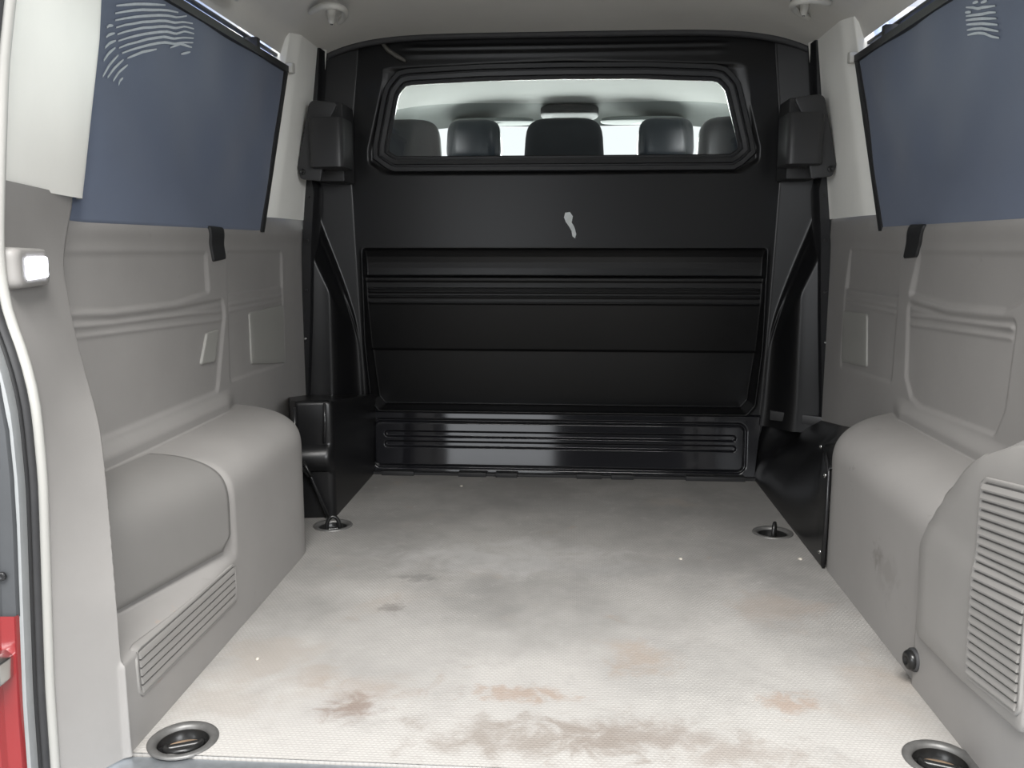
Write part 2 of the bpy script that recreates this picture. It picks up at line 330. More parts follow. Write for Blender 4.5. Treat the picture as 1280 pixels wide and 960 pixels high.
def wall_a(Y, z, s, lid=True, pillar=True):
    a = 0.795 + 0 * Y
    P = PANEL[s]
    a = a + .03 * S(z, .770, .812) * S(Y, 1.40, 1.48) * S(Y, 2.36, 2.26) - 0.010 * S(z, .81, .765) * S(z, .735, .765) * 0.6                # rolled sill edge below the window
    dA = psdf(Y, z, P['A'], .012); a = a + S(-dA, -.002, .012) * (.006 + .028 * np.clip((.727 - z) / .11, 0, 1.1) ** 1.5)
    dB = psdf(Y, z, P['B'], .02)
    a = a + S(-dB, -.002, .010) * .010
    band = S(-dB, .008, .02)
    zr = z + (Y - 1.7) * 0.035 - .0
    for z0 in (.572, .592): a = a + band * (-.0065) * np.exp(-((zr - z0 - .0) / .0045) ** 2)
    a = a - band * .006 * S(z, .582, .598)
    dC = psdf(Y, z, P['C'], .016)
    a = a + S(-dC, -.002, .010) * (.006 + np.where(z > .616, .018 * np.clip((.727 - z) / .11, 0, 1) ** 1.5, 0) * S(z, .612, .619))
    bc = S(-dC, .006, .014)
    for z0 in (.578, .593): a = a - bc * .004 * np.exp(-((z - z0) / .004) ** 2)
    # inclined shelf between pocket and wheel arch
    a = a - 0.018 * S(z, .395, .36) * S(Y, 2.10, 2.0)
    # wheel arch box with rounded top and front end
    A = ARCH[s]; n = 3.4 if s < 0 else 2.7
    tz = np.clip((z - .245) / .10, 0, 1); u = np.clip((Y - AF) / .17, 0, 1)
    pro = (np.maximum(1 - tz ** n, 0)) ** (1 / n) * (np.maximum(1 - u ** n, 0)) ** (1 / n)
    arch = 0.80 - (0.80 - A) * pro
    if s < 0: arch = arch + 4.0 * np.maximum(1.139 - Y, 0)
    if s < 0 and lid:   # recess of the storage lid, deeper to the rear
        m = S(z, .138, .168) * S(Y, 1.585, 1.565) * pro
        arch = arch + m * (.004 + .075 * np.clip((1.575 - Y) / .35, 0, 1.1))
    a = smin(a, arch, .012) if s < 0 else smin(a, arch, .03)
    if not pillar: return a
    # rear pillar
    Yp, ap = PIL[s][0](z), PIL[s][1](z); ea = EDGE[s](z)
    Y0 = YO[s]
    face = np.where(Y < Yp, ea + (ap - ea) * np.clip((Y - Y0) / np.maximum(Yp - Y0, .02), 0, 1), ap + (Y - Yp) * 3.2)
    a = smin(a, face, .022)
    return a
def wpos(Y, z, s, off=0.0, **k):
    Y = np.asarray(Y, float); z = np.asarray(z, float); e = 1e-3
    a = wall_a(Y, z, s, **k); P = np.stack([s * a, Y, z], -1)
    if np.any(off):
        ay = (wall_a(Y + e, z, s, **k) - wall_a(Y - e, z, s, **k)) / (2 * e); az = (wall_a(Y, z + e, s, **k) - wall_a(Y, z - e, s, **k)) / (2 * e)
        g = np.stack([-s * np.ones_like(a), ay, az], -1); g /= np.linalg.norm(g, axis=-1)[..., None]
        P = P + g * (off[..., None] if hasattr(off, 'shape') else off)
    return P
zrows = np.unique(np.r_[np.linspace(0, .245, 62), .245 + .10 * np.sin(np.linspace(0, np.pi / 2, 46)), np.linspace(.345, .60, 90), np.linspace(.60, ZT, 70)])
def ycols(s): return np.unique(np.r_[np.linspace(YO[s], 1.62, 150), np.linspace(1.10, 1.30, 130), np.linspace(1.62, AF, 60), AF + .17 * np.sin(np.linspace(0, np.pi / 2, 44)), np.linspace(AF + .17, YE, 150)])

# ------------------------------------------------------------------ floor
def ring_loop(c, r, n=40): 
    a = np.linspace(0, 2 * np.pi, n, endpoint=False); return [(c[0] + r * math.cos(t), c[1] + r * math.sin(t)) for t in a]
RINGS = [(-0.539, 1.187), (0.576, 1.213), (-0.592, 2.213), (0.560, 2.234)]
def build_floor():
    bm = bmesh.new(); outer = [(-.80, 1.150), (.80, 1.150), (.80, 2.86), (-.80, 2.86)]; edges = []
    for loop in [outer] + [ring_loop(c, .040) for c in RINGS]:
        vs = [bm.verts.new((x, y, 0)) for x, y in loop]; edges += [bm.edges.new((vs[i], vs[(i + 1) % len(vs)])) for i in range(len(vs))]
    bmesh.ops.triangle_fill(bm, edges=edges, use_beauty=True, use_dissolve=False)
    r = bmesh.ops.extrude_face_region(bm, geom=bm.faces[:]); bmesh.ops.translate(bm, verts=[e for e in r['geom'] if isinstance(e, bmesh.types.BMVert)], vec=(0, 0, -.03))
    bmesh.ops.recalc_face_normals(bm, faces=bm.faces[:])
    me = bpy.data.meshes.new('floor'); bm.to_mesh(me); bm.free(); return tag(link('floor', me, FLOORM, smooth=False), 'worn grey ribbed load floor with brown stains', kind='structure')
floor = build_floor()
tag(box_obj('trim_1', -.80, .80, .99, 1.148, -.03, -.004, GALV, None, .003), 'aluminium threshold strip at the edge of the load floor', kind='structure')
tag(box_obj('ground', -9, 9, -9, 9, -.62, -.56, CONC), 'grey concrete workshop ground', kind='structure')
tag(box_obj('wall_rear_added', -7, 7, -4.9, -4.7, -.56, 3.2, WALLR), 'dark unseen wall added behind the open tailgate to dim reflections', kind='structure')  # added out of view so the black bulkhead reflects less light

# ------------------------------------------------------------------ walls
def poly_patch(name, poly, s, m, parent, proud=.004, bevel=.004, r=.01, n=64, fn=None, rings=6, seg=6):
    """a raised plate that follows the wall: outline in (Y, z)"""
    fn = fn or (lambda Y, z, off: wpos(Y, z, s, off))
    out = resample(round_poly(poly, r, seg), n); c = out.mean(0); R = np.linalg.norm(out - c, axis=1).mean(); loops = []
    L = [(1.0, -.012), (1.0, 0.0), (1 - .15 * bevel / R, proud * .55), (1 - .45 * bevel / R, proud * .85), (1 - bevel / R, proud)] + [(1 - bevel / R - (1 - bevel / R) * k / rings, proud) for k in range(1, rings)] + [(.003, proud)]
    for f, h in L:
        p = c + (out - c) * f; loops.append(fn(p[:, 0], p[:, 1], np.full(len(p), h)))
    V, F = loft(loops, True, False, True); return solid(name, V, F, m, parent)

def build_wall(s):
    nm = 'wall_left' if s < 0 else 'wall_right'
    ys = ycols(s); YY, ZZ = np.meshgrid(ys, zrows, indexing='ij')
    w = link(nm, grid_mesh(nm, wpos(YY, ZZ, s), flip=(s > 0)), GREY)
    # ---- cream upper pillar trims
    tum = lambda z: .795 - .125 * (z - ZT) - .0
    def rear_a(Y, z):
        ea = EDGE[s](z); Yp = 1.42 + .03 * np.clip((z - .815) / .25, 0, 1); ap = tum(z) - .030
        f = np.where(Y < Yp, ea + (ap - ea) * np.clip((Y - YO[s]) / (Yp - YO[s]), 0, 1) ** .85, ap + (Y - Yp) * .6); return f
    z2 = np.linspace(ZT - .004, 1.40, 60); y2 = np.linspace(0, 1, 40); Y2, Z2 = np.meshgrid(y2, z2, indexing='ij'); Y2 = YO[s] + Y2 * (1.438 + .050 * np.clip((Z2 - .815) / .25, 0, 1) - YO[s])
    P = np.stack([s * rear_a(Y2, Z2), Y2, Z2], -1); back = P[-1:].copy(); back[..., 0] += s * .07; P = np.concatenate([P, back], 0)
    link('pillar_trim', grid_mesh('pillar_trim', P, flip=(s > 0)), CREAM, w)
    yf0 = 2.335 if s < 0 else 2.262; yft = 2.43 if s < 0 else 2.36
    tt = np.linspace(0, 1, 30); zz = np.linspace(ZT - .004, 1.33, 40); T, Z3 = np.meshgrid(tt, zz, indexing='ij')
    ylo = yf0 + (yft - yf0) * np.clip((Z3 - .78) / .45, 0, 1.3)
    Y3 = ylo + (YE - ylo) * T; A3 = tum(Z3) - .012 * S(T, 0, .25) - .010 * S(T, .80, 1.0)
    P = np.stack([s * A3, Y3, Z3], -1); back = P[:1].copy(); back[..., 0] += s * .08; P = np.concatenate([back, P], 0)
    link('pillar_trim', grid_mesh('pillar_trim', P, flip=(s > 0)), CREAM, w)
    # sill strip under the shade, closes the bay behind the fabric
    yy = np.linspace(1.40, 2.5, 20); rows = []
    for (a_, z_) in [(.800, ZT - .035), (.81, ZT - .03), (.87, .77)]: rows.append(np.stack([np.full(20, s * a_), yy, np.full(20, z_)], -1))
    link('window_sill', grid_mesh('window_sill', np.array(rows), flip=(s > 0)), GREY, w)
    # flat square cover in the front pocket
    sq = [(2.218, .564), (2.485, .568), (2.478, .398), (2.218, .430)] if s < 0 else [(2.316, .562), (2.514, .556), (2.502, .413), (2.292, .427)]
    tag(poly_patch('square_cover', sq, s, GREYC, w, .004, .003, .006), 'smooth flat square cover plate')
    return w
WL, WR = build_wall(-1), build_wall(1)
tag(WL, 'grey plastic side trim with wheel arch and storage lid', kind='structure'); tag(WR, 'grey plastic side trim with wheel arch and tall vent', kind='structure')

# left: small flip hatch
poly_patch('ashtray_flap', [(1.950, .537), (2.020, .541), (1.990, .466), (1.908, .470)], -1, GREYC, WL, .005, .003, .004)
# left: storage lid that wraps the wheel arch
def build_lid():
    th = np.linspace(0, np.pi / 2, 30); zs = np.r_[np.linspace(.170, .245, 16)[:-1], .245 + .0995 * np.sin(th)]
    n = 90; rows = []
    for z in zs:
        y1 = 1.557 - .03 * S(np.array(z), .20, .172) - .010 * S(np.array(z), .30, .345); y0 = 1.17
        ys = np.linspace(y1, y0, n); rows.append(np.stack([ys, np.full(n, z)], -1))
    G = np.array(rows); off = np.full(G.shape[:2], .010); off[0, :] = -.010; off[1, :] = .004; off[2, :] = .0085; off[:, 0] = -.010; off[1:, 1] = np.minimum(off[1:, 1], .005)
    G[:, 1, 0] = G[:, 0, 0] - .0005; G[:, 2, 0] = G[:, 0, 0] - .004; G[1, :, 1] = G[0, :, 1] + .0005; G[2, :, 1] = G[0, :, 1] + .003
    P = wpos(G[..., 0], G[..., 1], -1, off, pillar=False); return link('storage_lid', grid_mesh('storage_lid', P, flip=True), LIDM, WL)
tag(build_lid(), 'smooth storage lid over the wheel arch')
# left: low horizontal vent
def build_vent(s, quad, nsl, horiz, parent, name='vent_grille', o0=0.0, h0=1.0, fw=.012):
    def wpos(Y, z, s_, off): return globals()['wpos'](Y, z, s_, off * h0 + o0)
    """quad in (Y, z): corners c00 (rear low), c10 (front low), c11 (front high), c01 (rear high); frame + recessed back + slats"""
    q = np.array(quad, float)
    def bil(u, v): return (1 - u) * (1 - v) * q[0] + u * (1 - v) * q[1] + u * v * q[2] + (1 - u) * v * q[3]
    out = resample(round_poly(q, .008, 5), 72); c = out.mean(0)
    loops = []
    for d, h in [(fw, -.012), (fw, 0.0), (fw * .9, .004), (fw * .7, .005), (fw * .2, .005), (.0, .003), (0, .0012)]:
        p = offset_poly(out, d); loops.append(wpos(p[:, 0], p[:, 1], s, np.full(len(p), h)))
    V, F = loft(loops); fr = solid(name, V, F, GREYL, parent)
    # back plate
    us = np.linspace(0, 1, 20); vs = np.linspace(0, 1, 20); U, Vv = np.meshgrid(us, vs, indexing='ij')
    B = (1 - U)[..., None] * (1 - Vv)[..., None] * q[0] + U[..., None] * (1 - Vv)[..., None] * q[1] + U[..., None] * Vv[..., None] * q[2] + (1 - U)[..., None] * Vv[..., None] * q[3]
    link('backing', grid_mesh('backing', wpos(B[..., 0], B[..., 1], s, np.full(U.shape, .0012)), flip=(s < 0)), GREYD, fr)
    for k in range(nsl):
        v0, v1 = (k + .06) / nsl, (k + .80) / nsl; m_ = 14; uu = np.linspace(.012, .988, m_)
        lo = np.array([bil(u, v0) for u in uu]); hi = np.array([bil(u, v1) for u in uu])
        t = np.full(m_, 1.0)
        L = [wpos(lo[:, 0], lo[:, 1], s, t * .0005), wpos(lo[:, 0], lo[:, 1], s, t * .0085), wpos((lo * .75 + hi * .25)[:, 0], (lo * .75 + hi * .25)[:, 1], s, t * .0095), wpos(hi[:, 0], hi[:, 1], s, t * .0042), wpos(hi[:, 0], hi[:, 1], s, t * .0005)]
        V, F = loft(L, False); n = m_
        F += [tuple(j * n for j in range(5)), tuple(j * n + n - 1 for j in range(4, -1, -1))]
        solid('slat', V, F, GREYL, fr, 30)
    return fr
build_vent(-1, [(1.186, .072), (1.560, .066), (1.560, .134), (1.183, .140)], 5, True, WL, h0=.45, fw=.006)
# right: side cover with a tall vent
tag(poly_patch('side_cover', [(1.078, .478), (1.13, .486), (1.20, .468), (1.28, .433), (1.35, .365), (1.405, .300), (1.432, .250), (1.420, .098), (1.27, .102), (1.078, .118)], 1, GREYL, WR, .009, .006, .012, 120), 'smooth cover panel around the tall vent')
build_vent(1, [(1.088, .146), (1.226, .128), (1.240, .408), (1.10, .428)], 22, True, WR, o0=.0095, h0=.6, fw=.007)
# right: black rubber stop knob
k0 = wpos(np.array([1.432]), np.array([.048]), 1)[0]
kn = tag(empty('stop_knob', tuple(k0)), 'round black stop knob low on the side trim below the vent cover', 'knob')
disc_solid('knob_cap', (-.001, 0, 0), (-1, -.15, 0), .017, .016, BLKST, kn, 20, .15); disc_solid('knob_collar', (.0, 0, 0), (-1, -.15, 0), .020, .008, RUB, kn, 20)

# ------------------------------------------------------------------ ceiling
def ceil_z(X): return 1.365 - .058 * (np.abs(X) / .73) ** 6 - .062 * S(np.abs(X), .735, .768)
xs = np.linspace(-.757, .757, 120); ys = np.linspace(1.0, 2.86, 20); X, Y = np.meshgrid(xs, ys, indexing='ij')
tag(link('ceiling', grid_mesh('ceiling', np.stack([X, Y, ceil_z(X) + 0 * Y], -1), flip=True), HEAD), 'warm grey fabric headliner over the load bay', kind='structure')

# ------------------------------------------------------------------ side windows, shades
def shade_a(z): return .790 - .113 * (z - .777)
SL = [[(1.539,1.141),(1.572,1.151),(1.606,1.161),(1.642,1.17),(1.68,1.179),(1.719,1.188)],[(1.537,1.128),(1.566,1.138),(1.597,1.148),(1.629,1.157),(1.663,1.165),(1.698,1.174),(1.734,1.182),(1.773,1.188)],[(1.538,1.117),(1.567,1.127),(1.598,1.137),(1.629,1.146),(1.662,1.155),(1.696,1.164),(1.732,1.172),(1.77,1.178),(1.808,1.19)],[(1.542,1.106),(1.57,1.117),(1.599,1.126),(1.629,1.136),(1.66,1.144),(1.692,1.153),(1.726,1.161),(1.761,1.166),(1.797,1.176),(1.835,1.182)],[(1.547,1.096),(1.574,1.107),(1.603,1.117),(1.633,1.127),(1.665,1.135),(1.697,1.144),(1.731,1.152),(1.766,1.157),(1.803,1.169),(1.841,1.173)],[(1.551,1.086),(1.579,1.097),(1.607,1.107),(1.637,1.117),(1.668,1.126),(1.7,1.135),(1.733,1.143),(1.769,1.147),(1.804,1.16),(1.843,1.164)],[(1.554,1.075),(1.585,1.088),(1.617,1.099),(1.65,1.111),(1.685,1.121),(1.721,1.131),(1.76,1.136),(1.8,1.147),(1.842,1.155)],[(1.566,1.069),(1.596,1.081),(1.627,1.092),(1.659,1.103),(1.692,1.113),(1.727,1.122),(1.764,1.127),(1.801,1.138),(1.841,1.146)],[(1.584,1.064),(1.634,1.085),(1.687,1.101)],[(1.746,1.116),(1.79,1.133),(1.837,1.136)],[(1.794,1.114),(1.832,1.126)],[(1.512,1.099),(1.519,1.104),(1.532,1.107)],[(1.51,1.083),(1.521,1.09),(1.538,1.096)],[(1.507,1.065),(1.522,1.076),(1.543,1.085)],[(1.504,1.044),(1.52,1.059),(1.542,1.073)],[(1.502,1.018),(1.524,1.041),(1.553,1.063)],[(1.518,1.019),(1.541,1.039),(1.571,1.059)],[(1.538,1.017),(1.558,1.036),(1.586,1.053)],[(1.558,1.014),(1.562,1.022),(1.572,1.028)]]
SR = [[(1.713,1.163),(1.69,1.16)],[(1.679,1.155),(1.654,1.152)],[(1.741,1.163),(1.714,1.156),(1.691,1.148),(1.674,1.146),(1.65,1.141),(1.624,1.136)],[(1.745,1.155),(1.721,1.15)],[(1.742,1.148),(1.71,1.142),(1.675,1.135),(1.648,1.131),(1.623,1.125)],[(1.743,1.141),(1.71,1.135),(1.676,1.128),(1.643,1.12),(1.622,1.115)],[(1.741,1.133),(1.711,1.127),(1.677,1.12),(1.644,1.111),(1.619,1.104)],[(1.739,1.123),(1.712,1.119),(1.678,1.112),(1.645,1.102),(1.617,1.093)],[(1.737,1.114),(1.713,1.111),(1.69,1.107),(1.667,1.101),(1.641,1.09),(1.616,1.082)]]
def fold(Y, z, s):
    # soft pull folds running from the upper front corner towards the lower middle
    d = (Y - 2.36) * .72 + (z - 1.2) * -.55
    return (.004 * np.sin(d * 26 + 1.0) * S(Y, 1.7, 2.1) * S(Y, 2.42, 2.25) + .0012 * np.sin(Y * 25 + z * 18)) * S(z, .78, .95)
def build_shade(s):
    zt = 1.207 if s < 0 else 1.200; yb = 2.322 if s < 0 else 2.245; yt = 2.425 if s < 0 else 2.358
    side = 'left' if s < 0 else 'right'
    root = empty('window_shade', (s * .80, 1.9, .777))
    tag(root, ('dark blue window shade above the storage lid and courtesy lamp' if s < 0 else 'dark blue window shade above the tall vent and black knob'), 'window shade', 'window shades of the load bay')
    loc = np.array(root.location)
    T, Z = np.meshgrid(np.linspace(0, 1, 70), np.linspace(.772, zt, 50), indexing='ij')
    Yf = yb + (yt - yb) * (Z - .777) / (zt - .777); y0 = 1.36
    Yg = y0 + (Yf - y0) * T
    P = np.stack([s * (shade_a(Z) + fold(Yg, Z, s)), Yg, Z], -1)
    P2 = P.copy(); P2[..., 0] += s * .003
    fb = link('fabric', grid_mesh('fabric', P - loc, flip=(s > 0)), BLUE, root)
    mod = fb.modifiers.new('thick', 'SOLIDIFY'); mod.thickness = .002; mod.offset = -1 if True else 1
    # black edge binding on the front edge, and rod at the top
    zz = np.linspace(.770, zt, 30); yf = yb + (yt - yb) * (zz - .777) / (zt - .777)
    L = [np.stack([s * (shade_a(zz) + o), yf + d, zz], -1) - loc for d, o in [(-.010, .001), (-.010, -.005), (.012, -.005), (.012, .004)]]
    V, F = loft(L, False); solid('edge_binding', V, F, BLACKM, root, 40)
    pr = [(-.008, -.011), (.006, -.011), (.006, .006), (-.008, .006)]
    L = [np.array([[s * (shade_a(zt) + a_), y_, zt + b_] for a_, b_ in pr]) - loc for y_ in np.linspace(1.36, yt + .012, 8)]
    V, F = loft(L, True, True, True); solid('top_rod', V, F, BLACKM, root, 40)
    hk = round_poly([(-.012, -.012), (.016, -.010), (.016, .018), (-.006, .016)], .006, 4)
    extrude_poly('rod_clip', [np.array((s * (shade_a(zt) - .018), yt + .012 + a_, zt + b_)) - loc for a_, b_ in hk], (s * .03, 0, 0), WHITEP, root, .003)
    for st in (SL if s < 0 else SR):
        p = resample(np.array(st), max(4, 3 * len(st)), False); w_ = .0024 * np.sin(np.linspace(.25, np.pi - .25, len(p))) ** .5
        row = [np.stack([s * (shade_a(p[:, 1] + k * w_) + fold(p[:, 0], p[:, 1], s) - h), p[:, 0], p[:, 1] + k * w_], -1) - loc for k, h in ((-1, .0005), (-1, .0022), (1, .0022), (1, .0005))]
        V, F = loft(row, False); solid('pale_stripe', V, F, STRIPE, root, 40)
    return root
build_shade(-1); build_shade(1)
def build_window(s, name):
    # tinted side glass with a black ceramic border above the shade gap
    x = s * .86; yy = np.array([1.30, 2.56]); zz = np.linspace(.74, 1.30, 6); Yg, Zg = np.meshgrid(yy, zz, indexing='ij')
    P = np.stack([s * (shade_a(Zg) + .045), Yg, Zg], -1)
    g = link(name, grid_mesh(name, P, flip=(s > 0)), BGLASS, smooth=False); md = g.modifiers.new('t', 'SOLIDIFY'); md.thickness = .004
    zt = 1.207 if s < 0 else 1.200; yq = 2.195 if s < 0 else 2.145
    box_obj('glass_border', min(s * .774, s * .764), max(s * .774, s * .764), 1.3, 2.46, zt + .032, zt + .040, BLACKM, g, .002)
    box_obj('border_clip', min(s * .772, s * .735), max(s * .772, s * .735), yq, yq + .022, zt - .002, zt + .030, BLACKM, g, .002)
    return tag(g, 'blue tinted side window glass behind the shade', kind='structure')
build_window(-1, 'window_1'); build_window(1, 'window_2')

# ------------------------------------------------------------------ straps over the sills, courtesy lamp
for s, q, lb in ((-1, [(1.972, .778), (2.052, .776), (2.070, .703), (1.998, .698)], 'black webbing strap hanging over the sill above the ashtray flap'),
                 (1, [(1.960, .779), (2.046, .780), (2.078, .706), (2.004, .710)], 'black webbing strap hanging over the sill, on the wall with the tall vent')):
    q = q if s < 0 else q
    p = poly_patch('webbing_strap', q, s, BLACKM, None, .006, .003, .003, 48)
    tag(p, lb, 'strap', 'straps over the window sills')
lamp = tag(empty('courtesy_lamp', (-.69, 1.12, .70)), 'lit rectangular courtesy lamp on the grey rear pillar', 'lamp')
def lampfn(Y, z, off): return wpos(Y, z, -1, off) - np.array(lamp.location)
poly_patch('lamp_housing', [(1.055, .680), (1.165, .680), (1.176, .700), (1.172, .731), (1.055, .734)], -1, GREYL, lamp, .017, .008, .012, 64, lampfn)
poly_patch('lamp_lens', [(1.078, .689), (1.152, .690), (1.160, .720), (1.082, .721)], -1, LENS, lamp, .020, .003, .004, 48, lampfn)

# ------------------------------------------------------------------ lashing rings in the floor
def lashing_ring(c, label, raised, rot):
    r = empty('lashing_ring', (c[0], c[1], 0)); tag(r, label, 'lashing ring', 'lashing rings in the load floor')
    a = np.linspace(0, 2 * np.pi, 48, endpoint=False); cs = np.stack([np.cos(a), np.sin(a), 0 * a], 1)
    def lp(rr, z): p = cs * rr; p[:, 2] = z; return p
    V, F = loft([lp(.0515, -.001), lp(.0515, .0015), lp(.049, .0032), lp(.043, .003), lp(.0385, .0005), lp(.0375, -.004)]); fl = solid('flange', V, F, ZINC, r)
    V, F = loft([lp(.0385, -.0005), lp(.0375, -.006), lp(.034, -.022), lp(.030, -.0245), lp(.001, -.0245)]); solid('cup', V, F, BLKST, r)
    M = np.array([[math.cos(rot), -math.sin(rot), 0], [math.sin(rot), math.cos(rot), 0], [0, 0, 1]])
    if not raised:
        V, F = loft([lp(.027, -.0240), lp(.024, -.014), lp(.001, -.012)]); V = V * np.array([1, .55, 1]) + np.array([0, .012, 0]); solid('dust', V @ M.T, F, SAND, r)
    V, F = tube(np.array([(-.034, 0, -.012), (-.02, 0, -.010), (0, 0, -.010), (.02, 0, -.010), (.034, 0, -.012)]) @ M.T, .006, 10); solid('cross_bar', V, F, BLKST, r)
    t = np.linspace(-.2, np.pi + .2, 22)
    if raised: path = np.stack([.017 * np.cos(t), 0 * t - .004, -.004 + .030 * np.sin(t)], 1)
    else: path = np.stack([.026 * np.cos(t), -.002 - .026 * np.sin(t), -.008 + .006 * np.sin(t)], 1)
    V, F = tube(path @ M.T, .0052, 10); solid('ring', V, F, BLKST, r)
    disc_solid('bolt', (M @ np.array([-.014, -.012, -.021])), (0, 0, 1), .009, .010, STEEL, r, 12)
    return r
lashing_ring(RINGS[0], 'round lashing ring in the floor beside the low horizontal vent', False, math.radians(25))
lashing_ring(RINGS[1], 'round lashing ring in the floor below the tall vent', False, math.radians(-20))
lashing_ring(RINGS[2], 'raised lashing ring in the floor beside the black corner box', True, math.radians(20))
lashing_ring(RINGS[3], 'raised lashing ring in the floor beside the black slanted kick panel', True, math.radians(70))

# ------------------------------------------------------------------ hooks on the headliner
def hook(path, label, base):
    path = np.array(path); root = empty('coat_hook', tuple(path[0])); tag(root, label, 'coat hook', 'hooks on the headliner')
    o = path[0]; p = resample(path, 26, False)
    for _ in range(4): p[1:-1] = (p[:-2] + 2 * p[1:-1] + p[2:]) / 4
    rr = .0085 * np.ones(len(p)); rr[:2] = (.006, .0078); rr[-2:] = (.0078, .006)
    V, F = tube(p - o, rr, 12); solid('hook_arm', V, F, WHITEP, root)
    b = np.array(base); V, F = tube(np.array([b + (0, 0, -.020), b + (0, 0, -.008), b + (0, 0, .004), b + (0, 0, .03)]) - o, [.006, .010, .012, .014], 14); solid('mount', V, F, WHITEP, root)
    disc_solid('screw', b - o + np.array((0, 0, -.018)), (0, -.3, -1), .0045, .004, STEEL, root, 10)
    return root
hook([(x, y, 1.325) for x, y in [(-.642, 2.335), (-.60, 2.278), (-.56, 2.266), (-.546, 2.304), (-.56, 2.374), (-.595, 2.44)]], 'pale coat hook on the headliner, front corner on the courtesy lamp side', (-.605, 2.40, 1.332))
hook([(x, y, 1.325) for x, y in [(.662, 2.336), (.62, 2.305), (.58, 2.302), (.568, 2.345), (.6, 2.415), (.648, 2.48)]], 'pale coat hook on the headliner, front corner on the tall vent side', (.615, 2.40, 1.332))
hook([(-.725, 1.90, 1.268), (-.705, 1.93, 1.268), (-.70, 1.97, 1.27), (-.715, 2.02, 1.28)], 'pale plastic hook at the headliner edge just above a blue shade', (-.712, 1.965, 1.285))

# ------------------------------------------------------------------ bulkhead
BK = tag(empty('bulkhead', (0, 2.79, 0)), 'black plastic bulkhead with a wide window closing off the load bay', 'partition')
BO = np.array(BK.location)
hw = curve([0, .237, .45, .60, .95, 1.05, 1.3, 1.4], [.618, .642, .652, .658, .670, .668, .640, .632], .02)
GP = [(-.520, 1.007), (-.549, 1.026), (-.512, 1.195), (-.487, 1.228), (-.25, 1.238), (0, 1.240), (.25, 1.238), (.465, 1.228), (.492, 1.200), (.540, 1.026), (.512, 1.007)]
glass_loop = resample(round_poly(GP, [.012, .012, .03, .03, .3, .3, .3, .03, .03, .012, .012], 6), 140)
rec_prof = curve([.195, .207, .212, .396, .401, .552, .560, .6195, .624, .631, .6345, .6375, .641, .650, .664, .682, .700, .714, .724, .7285, .74],
                 [.026, .044, .080, .057, .051, .0165, .0145, .011, .007, .006, .006, .020, .0262, .0268, .0268, .0250, .0205, .0135, .0065, .0, 0], .0018)
RECP = [(-.634, .7305), (.634, .7305), (.630, .42), (.614, .235), (.590, .2045), (-.590, .2045), (-.614, .235), (-.630, .42)]
def bulk_y(X, z):
    d = psdf(X, z, RECP, .014); ins = S(-d, -.001, .010)
    y = rec_prof(z) * ins
    for z0 in (.5535, .5735, .589, .5985): y = y - .0035 * ins * S(np.abs(X), .622, .612) * np.exp(-((z - z0) / .0032) ** 2)
    y = y - .0045 * np.exp(-(d / .006) ** 2) * S(z, .735, .70) * .8                       # raised rim round the pocket
    dw = psdf(X, z, [(-.548, .955), (-.606, .990), (-.606, 1.03), (-.545, 1.272), (0, 1.291), (.53, 1.272), (.597, 1.03), (.597, .990), (.540, .955)], .02)
    y = y + .008 * S(-dw, -.004, .012)                                                     # window surround is set back
    y = y - .0018 * np.exp(-((z - 1.312) / .008) ** 2) * S(np.abs(X), .50, .46)             # faint beads under the roof
    y = y - .0018 * np.exp(-((z - 1.332) / .006) ** 2) * S(np.abs(X), .50, .46)
    y = y - .004 * S(np.abs(X) / hw(z), .985, 1.0)                                        # proud seam
    return 2.79 + y
zb = np.unique(np.r_[np.linspace(.2, .24, 22), np.linspace(.24, .39, 14), np.linspace(.39, .41, 10), np.linspace(.41, .54, 14), np.linspace(.54, .745, 150), np.linspace(.745, .94, 24), np.linspace(.94, 1.30, 120), np.linspace(1.30, 1.40, 36)])
ub = np.unique(np.r_[np.linspace(-1, -.86, 70), np.linspace(-.86, .86, 90), np.linspace(.86, 1, 70)])
U, Z = np.meshgrid(ub, zb, indexing='ij'); X = U * hw(Z)
P = np.stack([X, bulk_y(X, Z), Z], -1) - BO
cx, cz = (X[:-1, :-1] + X[1:, 1:]) / 2, (Z[:-1, :-1] + Z[1:, 1:]) / 2
keep = psdf(cx, cz, glass_loop) > .007
link('main_panel', grid_mesh('main_panel', P, flip=True, keep=keep), BLACK, BK)
# window frame: concentric beads round the pane
loops = []
for d, y in [(-.004, 2.806), (-.004, 2.799), (-.001, 2.797), (.003, 2.797), (.004, 2.799), (.0065, 2.799), (.0075, 2.790), (.009, 2.788), (.021, 2.7865), (.0225, 2.788), (.0235, 2.797), (.0275, 2.797), (.0285, 2.788), (.030, 2.786), (.042, 2.7855), (.0435, 2.787), (.045, 2.797), (.052, 2.803)]:
    p = offset_poly(glass_loop, d); k = 0.0
    p[:, 1] += k; loops.append(np.stack([p[:, 0], np.full(len(p), y), p[:, 1]], 1) - BO)
V, F = loft(loops); solid('window_frame', V, F, FRAMEM, BK, 28)
gl = np.stack([glass_loop[:, 0], np.full(140, 2.801), glass_loop[:, 1]], 1) - BO
bm = bmesh.new(); bm.faces.new([bm.verts.new(tuple(p)) for p in offset_poly(glass_loop, .004)[:, [0, 0, 1]] * np.array([1, 0, 1]) + np.array([0, .011, 0])])
me = bpy.data.meshes.new('pane'); bm.to_mesh(me); bm.free(); tag(link('pane', me, GLASS, BK, False), 'clear window pane')
